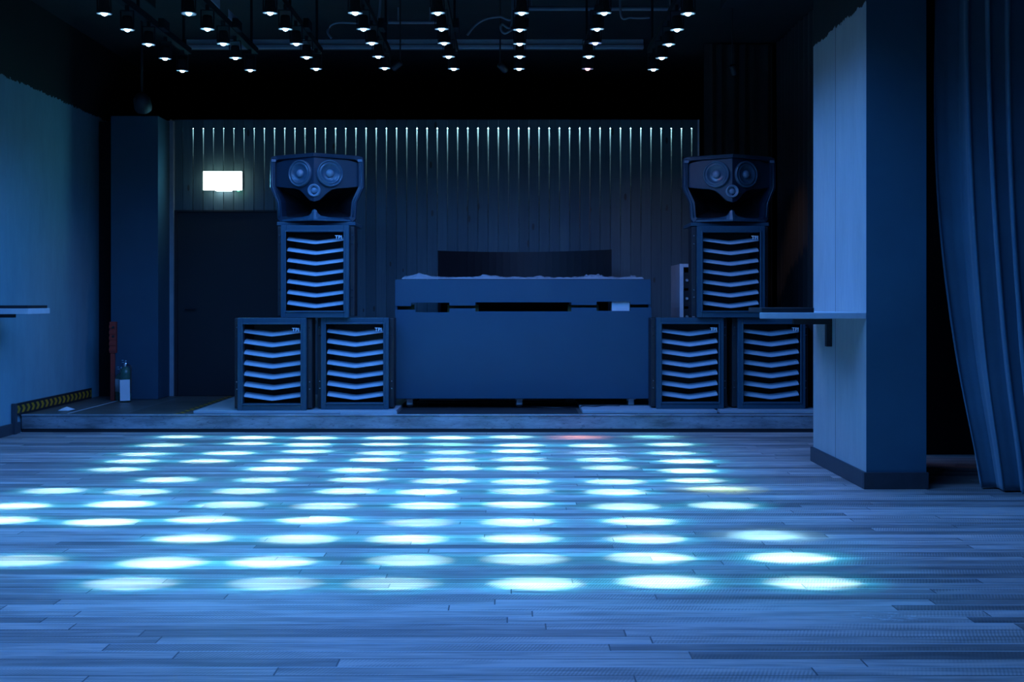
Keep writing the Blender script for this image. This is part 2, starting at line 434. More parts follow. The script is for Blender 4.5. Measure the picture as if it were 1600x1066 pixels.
# sheets lying on the deck
def sheet(x0, x1, y0, y1, label, z=STZ, t=.028):
    o = obj('floor_sheet', boxm(-(x1-x0)/2, (x1-x0)/2, 0, y1-y0, 0, t), M['sheet'], bevel=.003)
    o.location = ((x0+x1)/2, y0, z+.001); return tag(o, label, 'board', 'grey boards laid on the stage')
sheet(-3.045, -1.10, 10.46, 12.3, 'wide grey board under the two left bass speakers')
sheet(-1.63, -1.085, 10.425, 10.455, 'short grey batten at the foot of the second bass speaker from left')
sheet(.70, 2.0, 10.50, 12.3, 'grey board under the bass speaker right of the desk')
sheet(2.03, 3.0, 10.50, 12.3, 'grey board under the rightmost bass speaker')
tp = obj('hazard_tape', boxm(-.025, .025, -.98, .98, 0, .0015), M['hazard_tape'])
tp.location = (-3.185, 11.42, STZ+.001); tag(tp, 'yellow and black striped tape stuck along the stage floor', 'tape')
wt = obj('floor_strip', boxm(-.008, .008, -.72, .72, 0, .002), M['white']); wt.location = (-4.26, 11.2, STZ+.001)
tag(wt, 'thin white strip on the stage floor near the left wall', 'strip')
bm = bmesh.new()
vs = [bm.verts.new(v) for v in ((-.07, 0, 0), (.05, -.05, .004), (.09, .03, .012), (0, .05, .035), (-.03, .02, .022))]
bm.faces.new((vs[0], vs[1], vs[4])); bm.faces.new((vs[1], vs[2], vs[3], vs[4])); bm.faces.new((vs[0], vs[4], vs[3]))
pp = obj('paper_scrap', bm, M['paper']); pp.location = (-4.40, 10.75, STZ+.002); sm = pp.modifiers.new('s', 'SOLIDIFY'); sm.thickness = .001
tag(pp, 'crumpled white paper scrap on the stage floor by the left wall', 'paper')

# ------------------------------------------------------------------ bass speakers
def make_sub():
    t = thing('bass_speaker', '', 'speaker')
    W, H, D = .33, .893, .50
    bm = bmesh.new()
    # body with a step wider than the grille frame, hollow at the front
    box(bm, -W, -W+.05, .05, D, .012, H-.004); box(bm, W-.05, W, .05, D, .012, H-.004)
    box(bm, -W-.045, -W, .06, .26, .012, H-.004); box(bm, W, W+.045, .06, .26, .012, H-.004)
    box(bm, -W+.05, W-.05, .05, D, H-.05, H-.004); box(bm, -W+.05, W-.05, .05, D, .012, .06)
    box(bm, -W+.05, W-.05, D-.03, D, .06, H-.05)
    obj('cabinet', bm, M['cabdark'], t, bevel=.006)
    # grille frame: outer band and raised inner bead
    bm = bmesh.new(); b = .052
    for (ins, y0, wd) in ((0, -.01, b), (b-.016, -.022, .016)):
        x, zt, zb = W-ins, H-ins*1.3, .0+ins*1.4
        hw = wd
        box(bm, -x, -x+hw, y0, .06, zb, zt); box(bm, x-hw, x, y0, .06, zb, zt)
        hz = wd*1.15 if ins == 0 else wd
        box(bm, -x+hw, x-hw, y0, .06, zt-hz, zt); box(bm, -x+hw, x-hw, y0, .06, zb, zb+hz)
    obj('grille_frame', bm, M['cab'], t, bevel=.004)
    # chevron louvres
    ww = W-b-.002
    for i in range(7):
        z = .096+i*.1035
        bm = bmesh.new(); secs = []
        N = 8
        for k in range(-N, N+1):
            u = abs(k)/N; x = k/N*ww
            u2 = (u*u+.002)**.5
            zz = z+.038*u2-.006; y = .010+.020*u2
            pr = ((0, 0), (0, .008), (.040, .030), (.105, .043), (.105, .035), (.040, .020))
            secs.append([bm.verts.new((x, y+a, zz+c)) for a, c in pr])
        for p, q in zip(secs, secs[1:]):
            for j in range(6): bm.faces.new((p[j], q[j], q[(j+1) % 6], p[(j+1) % 6]))
        bm.faces.new(secs[0]); bm.faces.new(secs[-1][::-1])
        obj('louvre', bm, M['slat'], t)
    # side handles recess screws
    for s in (-1, 1):
        for zz in (.20, .27, .72, .80):
            bm = bmesh.new()
            R = Matrix.Translation((s*(W+.022), .06, zz)) @ Matrix.Rotation(PI/2, 4, 'X')
            lathe(bm, [(0, .006), (.006, .006), (.009, 0)], 12, R)
            obj('screw', bm, M['chrome'], t)
    cu = bpy.data.curves.new('logo', 'FONT'); cu.body = 'TPI'; cu.size = .048; cu.extrude = .002; cu.align_x = 'RIGHT'; cu.space_character = 1.05; cu.offset = .0008
    tmp = bpy.data.objects.new('text', cu); COL.objects.link(tmp); dg = bpy.context.evaluated_depsgraph_get()
    me = bpy.data.meshes.new_from_object(tmp.evaluated_get(dg)); bpy.data.objects.remove(tmp); me.materials.clear(); me.materials.append(M['logo'])
    lo = bpy.data.objects.new('logo', me); COL.objects.link(lo); lo.parent = t
    lo.rotation_euler = (PI/2, 0, 0); lo.location = (W-b-.014, -.012, H-.163+.033)
    for x in (-.25, .25):
        for y in (.12, D-.1):
            bm = bmesh.new(); lathe(bm, [(0, 0), (.022, 0), (.025, .013), (0, .013)], 12, Matrix.Translation((x, y, 0)))
            obj('foot', bm, M['rubber'], t)
    return t
sub = make_sub()
zb = STZ+.03
subs = [(-2.298, 10.50, zb, .012, 'black bass speaker with seven bright louvres, far left on the stage'),
        (-1.512, 10.60, zb, 0, 'black bass speaker with louvres, left of the blue desk front'),
        (-1.890, 10.54, zb+.895, 0, 'louvred bass speaker resting across the two left ones, under the horn'),
        (1.763, 10.66, zb, 0, 'black bass speaker with louvres, just right of the desk and beside the grey rack'),
        (2.562, 10.66, zb, 0, 'dim bass speaker behind the wall shelf, far right of the stage'),
        (2.155, 10.61, zb+.895, 0, 'dark louvred bass speaker stacked across the two right ones')]
GS = 'louvred bass speakers on the stage'
for i, (x, y, z, rz, lab) in enumerate(subs):
    o = sub if i == 0 else copy_tree(sub)
    o.location = (x, y, z); o.rotation_euler.z = rz; o['label'] = lab; o['group'] = GS

# ------------------------------------------------------------------ horn speakers
def make_horn():
    t = thing('horn_speaker', '', 'speaker')
    yf, ys, HX = -.10, .10, .43     # prow at the middle, flanks further back
    def yy(x): return yf+(ys-yf)*min(1, abs(x)/HX)
    out = [(.0, .662), (.41, .655), (.452, .64), (.463, .60), (.463, .345), (.395, .19), (.385, .03), (.36, 0)]
    inn = [(.0, .624), (.375, .616), (.405, .60), (.41, .57), (.41, .352), (.345, .20), (.335, .055), (.32, .045)]
    full_o = out+[(-x, z) for x, z in reversed(out[1:])]
    full_i = inn+[(-x, z) for x, z in reversed(inn[1:])]
    bm = bmesh.new(); n = len(full_o)
    A = [bm.verts.new((x, yy(x)*.9, z)) for x, z in full_o]           # outer front edge
    A2 = [bm.verts.new((x*.985, yy(x)*.9-.018, z*.985+.005)) for x, z in full_o]
    B = [bm.verts.new((x, yy(x)*.9-.012, z)) for x, z in full_i]      # inner front edge
    Cc = [bm.verts.new((x*.93, yy(x)+.10, z*.95+.015)) for x, z in full_i]
    Bk = [bm.verts.new((x*.72, .62, z*.92+.02)) for x, z in full_o]
    for P, Q in ((A, A2), (A2, B), (B, Cc), (Bk, A)):
        for i in range(n):
            j = (i+1) % n; bm.faces.new((P[i], P[j], Q[j], Q[i]))
    bm.faces.new(Bk)
    obj('cabinet', bm, M['horn'], t)
    # black throat of the horn behind the panel
    bm = bmesh.new()
    Fr = [bm.verts.new((x*.94, yy(x)+.09, z*.955+.012)) for x, z in full_i]
    Rr = [bm.verts.new((x*.35, .45, .14+z*.2)) for x, z in full_i]
    for i in range(n):
        j = (i+1) % n; bm.faces.new((Fr[i], Fr[j], Rr[j], Rr[i]))
    bm.faces.new(Rr); obj('throat', bm, M['black'], t)
    # prow-shaped panel with rounded chin carrying the drivers
    low = [(-.41, .352), (-.30, .335), (-.21, .325), (-.155, .308), (-.115, .275), (-.08, .235), (-.045, .202), (0, .188)]
    low = low+[(-x, z) for x, z in reversed(low[:-1])]
    def topz(x): return .628-.010*min(1, abs(x)/.37)-.006
    bm = bmesh.new(); rows = []
    for x, z in low:
        y = yy(x)+.012
        zt = topz(x) if abs(x) < .405 else .585
        rows.append([bm.verts.new((x, y, z+(zt-z)*k/6)) for k in range(7)]+[bm.verts.new((x, y+.07, zt)), bm.verts.new((x, y+.07, z+.01))])
    for p, q in zip(rows, rows[1:]):
        m_ = len(p)
        for k in range(m_): bm.faces.new((p[k], q[k], q[(k+1) % m_], p[(k+1) % m_]))
    bm.faces.new(rows[0]); bm.faces.new(rows[-1][::-1])
    obj('driver_panel', bm, M['horn'], t, bevel=.006)
    ang = math.atan2(ys-yf, HX)
    for s in (-1, 1):
        x = s*.142; y = yy(x)+.012
        # local +z of the lathe looks out of the panel
        Rm = Matrix.Translation((x, y, .468)) @ Matrix.Rotation(s*ang, 4, 'Z') @ Matrix.Rotation(PI/2, 4, 'X')
        bm = bmesh.new()
        lathe(bm, [(.131, -.002), (.131, .022), (.124, .030), (.116, .028), (.112, .018), (.107, .017), (.100, .027), (.091, .026), (.084, .017), (.060, .008), (.036, .004), (.034, .004)], 48, Rm)
        w_ = obj('woofer', bm, M['cone'], t, smooth=True)
        bm = bmesh.new(); lathe(bm, [(.040, .004), (.038, .018), (.030, .030), (.016, .037), (0, .039)], 32, Rm)
        obj('dust_cap', bm, M['ring'], w_, smooth=True)
    Rm = Matrix.Translation((0, yf+.020, .298)) @ Matrix.Rotation(PI/2, 4, 'X')
    bm = bmesh.new(); lathe(bm, [(.062, -.03), (.062, .014), (.055, .020), (.049, .016), (.034, -.004), (.030, -.006), (.028, .004), (.018, .012), (0, .014)], 40, Rm)
    obj('tweeter', bm, M['ring'], t, smooth=True)
    # lower lip rising to a fin in the middle
    prof = [(0, .115), (.012, .113), (.022, .105), (.032, .080), (.06, .056), (.14, .043), (.24, .034), (.335, .026)]
    prof = [(-x, z) for x, z in reversed(prof[1:])]+prof
    bm = bmesh.new(); rr = []
    for x, z in prof:
        y = yy(x)*.9-.014
        rr.append([bm.verts.new(v) for v in ((x, y, .006), (x, y, .022), (x, y+.03, z), (x, y+.16, z*.72), (x, y+.16, .006))])
    for p, q in zip(rr, rr[1:]):
        for k in range(5): bm.faces.new((p[k], q[k], q[(k+1) % 5], p[(k+1) % 5]))
    bm.faces.new(rr[0]); bm.faces.new(rr[-1][::-1])
    obj('lower_lip', bm, M['cab'], t, smooth=False)
    # base plinth
    bm = bmesh.new(); box(bm, -.385, .385, .03, .5, -.035, .002); obj('plinth', bm, M['cab'], t, bevel=.006)
    # slanted ribs on the flanks and bright corner clips
    for s in (-1, 1):
        bm = bmesh.new()
        tube(bm, [(s*.437, yy(.43)*.9-.022, .60), (s*.437, yy(.43)*.9-.022, .35), (s*.372, yy(.38)*.9-.022, .19), (s*.36, yy(.36)*.9-.022, .05)], .006, 8)
        obj('edge_rib', bm, M['cab'], t, smooth=True)
        bm = bmesh.new(); box(bm, *sorted((s*.40, s*.445)), yy(.43)*.9-.03, yy(.43)*.9-.012, .592, .618)
        obj('corner_clip', bm, M['ring'], t, bevel=.004)
    return t
horn = make_horn()
horn.location = (-1.895, 10.60, zb+.895*2+.038); horn['label'] = 'black horn speaker with two round cones on top of the left stack'; horn['group'] = 'horn speakers'
h2 = copy_tree(horn); h2.location = (2.165, 10.68, zb+.895*2+.038); h2['label'] = 'dim horn speaker with two round cones on top of the right stack'

# ------------------------------------------------------------------ the desk
DY = 10.95; DS = DY/FPX
def dx(c): return ((600+c/3.552)-VX)*DS
def dz(c): return EYE-((370+c/3.552)-VY)*DS
dk = thing('desk', 'wide blue-lit booth desk on castors with a slotted flat front', 'desk', (0, 0, 0))
ptsL = [(62, 405), (175, 405), (175, 420), (363, 420), (363, 398), (507, 398), (507, 415), (1040, 415), (1040, 394), (1180, 394), (1180, 412), (1368, 412), (1368, 393), (1484, 393)]
bm = bmesh.new(); prism_xz(bm, [(dx(62), dz(898))]+[(dx(a), dz(b)) for a, b in ptsL]+[(dx(1484), dz(898))], DY, DY+.02)
obj('lower_front_panel', bm, M['desk'], dk)
ptsU = [(62, 385), (150, 385), (150, 366), (363, 366), (363, 382), (507, 382), (507, 364), (1040, 364), (1040, 379), (1180, 379), (1180, 360), (1368, 360), (1368, 376), (1480, 376)]
bm = bmesh.new(); prism_xz(bm, [(dx(62), dz(238))]+[(dx(a), dz(b)) for a, b in ptsU]+[(dx(1480), dz(238))], DY, DY+.02)
obj('upper_front_panel', bm, M['desk'], dk)
xa, xb = dx(62), dx(1480)
for s, x in ((0, xa), (1, xb-.02)):
    obj('side_panel', boxm(x, x+.02, DY+.02, DY+.85, dz(898), dz(240)), M['desk'], dk)
bm = bmesh.new(); box(bm, xa+.02, xb-.02, DY+.02, DY+.35, dz(262), dz(244)); obj('top_shelf', bm, M['desk'], dk)
obj('work_surface', boxm(xa+.02, xb-.02, DY+.35, DY+.85, .98, 1.01), M['cabdark'], dk)
obj('base_board', boxm(xa, xb, DY+.02, DY+.85, .270, .292), M['cabdark'], dk)
M['ply'] = plain('raw_plywood', (.16, .14, .05), .8)
for c0, c1 in ((85, 145), (365, 507), (1040, 1180), (1368, 1450)):
    obj('slot_backing', boxm(dx(c0)-.03, dx(c1)+.03, DY+.12, DY+.15, 1.10, 1.22), M['ply'], dk)
def castor(x, y, label=None):
    c = obj('castor', boxm(-.035, .035, -.035, .035, .085, .098), M['white'], dk)
    c.location = (x, y, STZ+.004); c.rotation_euler.z = random.choice((1.1, 1.9, 1.4))
    bm = bmesh.new(); lathe(bm, [(0, -.014), (.018, -.014), (.036, -.014), (.042, -.008), (.042, .008), (.036, .014), (.018, .014), (0, .014)], 24, Matrix.Translation((.012, 0, .042)) @ Matrix.Rotation(PI/2, 4, 'Y'))
    obj('wheel', bm, M['rubber'], c, smooth=True)
    for s in (-.006, .030): obj('fork', boxm(s-.002, s+.002, -.026, .034, .030, .087), M['white'], c)
for x in (xa+.14, (812-VX)*DS, (988-VX)*DS):
    for y in (DY+.10, DY+.72): castor(x, y)
# things standing on the desk, seen through the slot and above it
o = obj('mixer', boxm(dx(507), dx(1040), DY+.40, DY+.78, 1.0125, 1.25), M['screen'], bevel=.01); tag(o, 'long black mixer seen through the middle slot of the desk', 'mixer')
o = obj('player', boxm(dx(300), dx(362), DY+.40, DY+.60, 1.0125, 1.25), M['screen'], bevel=.01); tag(o, 'black box seen through the left slot of the desk', 'box')
o = obj('player', boxm(dx(1178), dx(1264), DY+.40, DY+.70, 1.0125, 1.25), M['screen'], bevel=.01); tag(o, 'black box seen through the right slot next to the white one', 'box')
o = obj('router_box', boxm(dx(1266), dx(1366), DY+.03, DY+.20, dz(425), dz(357)), M['white'], dk, bevel=.006)
# crumpled plastic dust cover
bm = bmesh.new(); NX, NY = 150, 22; g = []
for i in range(NX+1):
    row = []
    for j in range(NY+1):
        u, v = i/NX, j/NY
        x = xa+.06+(xb-xa-.12)*u; y = DY+.015+.50*v
        h = .012+.045*abs(noise.noise(Vector((x*3.1, y*5, 2))))**1.2+.02*abs(noise.noise(Vector((x*11, y*9, 5))))
        h += (.35+1.3*abs(noise.noise(Vector((x*23, y*14, 1)))))*(.032*math.exp(-((u-.07)/.018)**2)*math.exp(-((v-.2)/.2)**2)+.024*math.exp(-((u-.34)/.012)**2)*math.exp(-((v-.3)/.3)**2)+.045*math.exp(-((u-.79)/.05)**2)*math.exp(-((v-.4)/.3)**2)+.035*math.exp(-((u-.96)/.012)**2)*math.exp(-((v-.4)/.3)**2))
        if j == 0 or i in (0, NX): h = .003
        row.append(bm.verts.new((x, y, dz(238)+.003+h)))
    g.append(row)
for i in range(NX):
    for j in range(NY): bm.faces.new((g[i][j], g[i+1][j], g[i+1][j+1], g[i][j+1]))
fl = obj('dust_cover', bm, M['film'], smooth=True); tag(fl, 'crumpled clear plastic film lying over the top of the desk', 'plastic film')

# curved black screen behind the desk
bm = bmesh.new(); N = 24; A = []
x0, x1 = (684-VX)*11.8/FPX, (956-VX)*11.8/FPX
for k in range(N+1):
    u = k/N*2-1; x = x0+(x1-x0)*k/N; y = 12.28-.46*u*u
    A.append([bm.verts.new(v) for v in ((x, y, 1.10), (x, y, 1.81+.006*u), (x, y+.03, 1.81+.006*u), (x, y+.03, 1.10))])
for p, q in zip(A, A[1:]):
    for i in range(4): bm.faces.new((p[i], p[(i+1) % 4], q[(i+1) % 4], q[i]))
bm.faces.new(A[0]); bm.faces.new(A[-1][::-1])
cs = thing('curved_screen', 'wide curved black screen standing behind the desk', 'screen')
obj('panel', bm, M['screen'], cs, smooth=False)
for x in (-.35, .55):
    bm = bmesh.new(); box(bm, x-.02, x+.02, 12.19, 12.23, STZ+.02, 1.12); box(bm, x-.15, x+.15, 12.0, 12.38, STZ+.001, STZ+.02)
    obj('stand', bm, M['cabdark'], cs)

# grey equipment rack half hidden by the right stack
rk = thing('equipment_rack', 'pale framed equipment rack behind the right speaker stack', 'rack', (0, 0, .002))
rx0, rx1, ry0, ry1, rz1 = 1.765, 2.30, 11.62, 12.25, 1.26+57*11.62/FPX
rx0 = (1062-VX)*ry0/FPX
bm = bmesh.new(); box(bm, rx0, rx0+.02, ry0, ry1, STZ, rz1); box(bm, rx1-.02, rx1, ry0, ry1, STZ, rz1); box(bm, rx0+.02, rx1-.02, ry0, ry1, rz1-.02, rz1); box(bm, rx0+.02, rx1-.02, ry1-.02, ry1, STZ, rz1-.02)
obj('case', bm, M['sheet'], rk)
bm = bmesh.new(); box(bm, rx0-.002, rx0+.04, ry0-.012, ry0, STZ, rz1+.002); box(bm, rx1-.04, rx1, ry0-.012, ry0, STZ, rz1+.002); box(bm, rx0+.04, rx1-.04, ry0-.012, ry0, rz1-.035, rz1+.002)
obj('front_frame', bm, M['white'], rk, bevel=.003)
for i in range(7):
    z = .22+i*.195
    u = obj('amplifier', boxm(rx0+.04, rx1-.04, ry0+.02, ry0+.5, z, z+.17), M['cabdark'], rk, bevel=.004)
    for kx in (.08, .15):
        bm = bmesh.new(); lathe(bm, [(0, .022), (.014, .022), (.017, 0)], 16, Matrix.Translation((rx0+kx, ry0+.02, z+.085)) @ Matrix.Rotation(PI/2, 4, 'X'))
        obj('knob', bm, M['alu'], u, smooth=False)
bm = bmesh.new(); tube(bm, spline([(rx0+.09, ry0-.002, 1.50), (rx0+.13, ry0-.05, 1.44), (rx0+.11, ry0-.04, 1.36), (rx0+.14, ry0, 1.27)]), .004)
obj('patch_cable', bm, M['cable'], rk, smooth=True)
bm = bmesh.new(); hx = 1.445
box(bm, hx, hx+.10, 11.50, 11.9, STZ, 1.05)
for i in range(34): box(bm, hx+.004, hx+.096, 11.49, 11.50, .22+i*.013, .228+i*.013)
ph = obj('vent_box', bm, M['white']); tag(ph, 'narrow pale vented box seen in the gap right of the desk', 'vented box')

# cables under the desk
cabs = [[(-1.0, 11.80, 0), (-.6, 11.70, 0), (-.2, 11.78, 0), (.25, 11.72, 0), (.6, 11.80, 0)],
        [(-.85, 11.4, 0), (-.35, 11.35, 0), (.1, 11.2, 0), (.5, 11.0, .0), (.85, 11.3, 0), (1.2, 11.25, 0)],
        [(.70, 10.80, -.0), (.74, 10.9, 0), (.85, 10.86, 0), (.95, 10.95, 0), (1.1, 10.93, 0)]]
labs = ['black cable running under the left half of the desk', 'black cable winding across the stage under the whole desk', 'short black cable on the grey board beside the right desk castor']
for c, lb in zip(cabs, labs):
    bm = bmesh.new(); tube(bm, spline([(x, y, STZ+(.036 if c[0][0] == .70 else .007)) for x, y, z in c]), .006)
    o = obj('cable', bm, M['cable'], smooth=True); tag(o, lb, 'cable', 'cables under the desk')
o = obj('stage_mat', boxm(-1.08, .66, 10.47, 11.0, STZ+.001, STZ+.004), M['rubber']); tag(o, 'black mat on the stage in front of the desk castors', 'mat')

# ------------------------------------------------------------------ exit sign
sg = thing('exit_sign', 'bright white glowing sign box above the black door', 'sign', (0, 0, 0))
sx0, sx1, sz0, sz1 = (317-VX)*S*.99, (376-VX)*S*.99, EYE+(VY-296)*S*.99, EYE+(VY-268)*S*.99
obj('housing', boxm(sx0+.002, sx1-.002, YW-.070, YW-.004, sz0+.01, sz1-.01), M['white'], sg)
obj('light_panel', boxm(sx0-.004, sx1+.004, YW-.105, YW-.07, sz0-.004, sz1+.004), M['sign'], sg)
obj('downlight', boxm(sx0+.13, sx1-.12, YW-.085, YW-.03, sz0-.012, sz0), M['sign_dl'], sg)
obj('indicator_lamp', boxm(sx1-.055, sx1-.035, YW-.06, YW-.04, sz0-.012, sz0), M['sign_green'], sg)
for nm, x, e, c, y in (('sign_glow', (sx0+sx1)/2, 5.0, (.01, .55, .85), YW-.12), ):
    L = bpy.data.lights.new(nm, 'AREA'); L.shape = 'RECTANGLE'; L.size = .4; L.size_y = .18; L.energy = e; L.color = c
    lo = bpy.data.objects.new(nm, L); COL.objects.link(lo); lo.location = (x, y, (sz0+sz1)/2); lo.rotation_euler = (PI/2, 0, PI); lo.parent = sg
    lo.rotation_euler = (-PI/2, 0, 0)

# ------------------------------------------------------------------ extinguishers and red post
rp = thing('red_post', 'red post with a ribbed upper part standing against the pillar', 'post', at(177, 624, 11.85))
rp.location.z = STZ
obj('pole', boxm(-.028, .018, -.015, .015, .0, .52), M['red'], rp, bevel=.004)
bm = bmesh.new(); box(bm, -.034, .036, -.025, .025, .52, .86)
for i in range(5): box(bm, -.036, .038, -.032, -.025, .54+i*.062, .575+i*.062)
obj('upper_casing', bm, M['red'], rp, bevel=.004)
for z in (.80, .70):
    bm = bmesh.new(); lathe(bm, [(0, .012), (.012, .010), (.014, 0)], 12, Matrix.Translation((.01, -.032, z)) @ Matrix.Rotation(PI/2, 4, 'X'))
    obj('button', bm, M['cabdark'], rp)
def extinguisher(x, y, lab, h=.36, tagp=False):
    t = thing('fire_extinguisher', lab, 'fire extinguisher', (x, y, STZ), 0, 'fire extinguishers by the pillar')
    bm = bmesh.new(); lathe(bm, [(0, 0), (.055, 0), (.06, .012), (.06, h-.07), (.052, h-.035), (.03, h-.01), (.018, h), (0, h)], 28)
    obj('cylinder', bm, M['bottle'], t, smooth=True)
    bm = bmesh.new(); lathe(bm, [(0, h), (.016, h), (.018, h+.03), (.012, h+.045), (0, h+.045)], 16)
    box(bm, -.012, .012, -.07, .03, h+.045, h+.052); box(bm, -.010, .010, -.085, .02, h+.068, h+.075); box(bm, -.008, .008, .01, .03, h+.04, h+.07)
    obj('valve', bm, M['chrome'], t)
    bm = bmesh.new(); tube(bm, spline([(.02, 0, h+.02), (.06, -.01, h+.0), (.066, -.02, h-.1), (.064, -.03, .1)]), .009); obj('hose', bm, M['rubber'], t, smooth=True)
    bm = bmesh.new(); lathe(bm, [(.0605, .10), (.0608, .10), (.0608, .24), (.0605, .24)], 28); obj('label_band', bm, M['sheet'], t, smooth=True)
    if tagp:
        bm = bmesh.new(); vs = [(-.03, -.075, .015), (.075, -.07, .02), (.07, -.066, .245), (-.035, -.07, .24)]
        v = [bm.verts.new(a) for a in vs]+[bm.verts.new((a[0], a[1]-.002, a[2])) for a in vs]
        for f in ((0,1,2,3), (7,6,5,4), (0,4,5,1), (1,5,6,2), (2,6,7,3), (3,7,4,0)): bm.faces.new([v[i] for i in f])
        obj('inspection_sheet', bm, M['paper'], t)
p = at(196, 622, 11.72); extinguisher(p.x, p.y, 'green fire extinguisher with a white sheet hanging on its front', .38, True)
p = at(189, 622, 11.86); extinguisher(p.x, p.y, 'green fire extinguisher with a small label, behind the one with a sheet', .30)

# ------------------------------------------------------------------ wall shelves
s1 = thing('wall_shelf', 'pale shelf jutting from the concrete column at right', 'shelf', (0, 0, 0), 0, 'wall shelves')
def slab(pl_, z0, z1):
    bm = bmesh.new(); a = [bm.verts.new((x, y, z0)) for x, y in pl_]; b = [bm.verts.new((x, y, z1)) for x, y in pl_]
    bm.faces.new(a[::-1]); bm.faces.new(b)
    for i in range(len(a)): bm.faces.new((a[i], a[(i+1) % len(a)], b[(i+1) % len(a)], b[i]))
    return bm
obj('board', slab([((1187-VX)*7.28/FPX, 7.28), (CX0, 7.28), (CX0, 8.5), (2.0, 8.5)], 1.139, 1.180), M['shelf'], s1, bevel=.004)
obj('top_panel', boxm((1191-VX)*7.28/FPX, (1272-VX)*7.3/FPX, 7.30, 7.70, 1.180, 1.212), M['cabdark'], s1, bevel=.003)
bm = bmesh.new(); box(bm, 2.10, CX0, 8.05, 8.10, 1.085, 1.139); box(bm, CX0-.04, CX0, 8.05, 8.10, .92, 1.085)
obj('bracket', bm, M['cabdark'], s1, bevel=.002)
s2 = thing('wall_shelf', 'pale shelf jutting from the left wall at the picture edge', 'shelf', (0, 0, 0), 0, 'wall shelves')
xs = (44-VX)*9.5/FPX
obj('board', boxm(XL, xs, 9.5, 9.95, 1.142, 1.192), M['shelf'], s2, bevel=.004)
obj('top_panel', boxm(XL+.01, xs-.015, 9.52, 9.93, 1.192, 1.218), M['cabdark'], s2, bevel=.003)
obj('bracket', boxm(XL, (12-VX)*9.5/FPX, 9.6, 9.66, 1.11, 1.142), M['cabdark'], s2)

# ------------------------------------------------------------------ curtains
def drape(path, z0, z1, folds, amp, pull=None, nu=260, nv=60, seed=0):
    """path(u)->(x,y) base line; folds wander with height; pull(u,v)->dx,dy extra"""
    bm = bmesh.new(); g = []
    for i in range(nu+1):
        u = i/nu; row = []
        for j in range(nv+1):
            v = j/nv
            x, y = path(u); ph = u*folds*2*PI
            ph += 1.1*noise.noise(Vector((u*5, v*1.0, seed)))*2.2+1.4*math.sin(u*9+seed)
            a = amp*(.65+.6*noise.noise(Vector((u*7, v*1.5, seed+4))))
            s_ = math.sin(ph); s_ = math.copysign(abs(s_)**.75, s_)
            e = 1e-3; x2, y2 = path(min(1, u+e)); tx, ty = x2-x, y2-y; l_ = math.hypot(tx, ty) or 1; nx, ny = ty/l_, -tx/l_
            X = x+nx*a*s_; Y = y+ny*a*s_
            X += .35*a*math.sin(2*ph)*tx/l_; Y += .35*a*math.sin(2*ph)*ty/l_
            if pull:
                px, py = pull(u, v); X += px; Y += py
            row.append(bm.verts.new((X, Y, z0+(z1-z0)*v)))
        g.append(row)
    for i in range(nu):
        for j in range(nv): bm.faces.new((g[i][j], g[i+1][j], g[i+1][j+1], g[i][j+1]))
    return bm
def pth(u): return (2.93+u*.95, 7.45-u*1.0)
def pl(u, v):
    k = (1-v)**2.6*max(0, 1-u*1.15)
    s_ = math.exp(-((v-.05)/.10)**2)
    return (.24*k-.03*math.sin(v*3)*(1-u), -.10*k-.03*s_)
cu = obj('curtain', drape(pth, .012, ZC-.02, 8.5, .105, pl, 300, 90, 3), M['curtain'], smooth=True)
m_ = cu.modifiers.new('s', 'SOLIDIFY'); m_.thickness = .004
tag(cu, 'heavy blue-lit velvet curtain hanging to the floor at the right edge', 'curtain')
cu2 = obj('curtain', drape(lambda u: (2.20+.78*u, 12.38), STZ+.01, ZC-.02, 5, .03, None, 120, 24, 9), M['blackdrape'], smooth=True)
tag(cu2, 'black drape hanging behind the right horn speaker, beside the timber wall', 'curtain')
cu3 = obj('curtain', drape(lambda u: (3.03, 12.34-3.3*u), STZ+.01, ZC-.02, 20, .035, None, 320, 24, 5), M['blackdrape'], smooth=True)
tag(cu3, 'dark brownish drape along the right side of the stage, left of the concrete column', 'curtain')

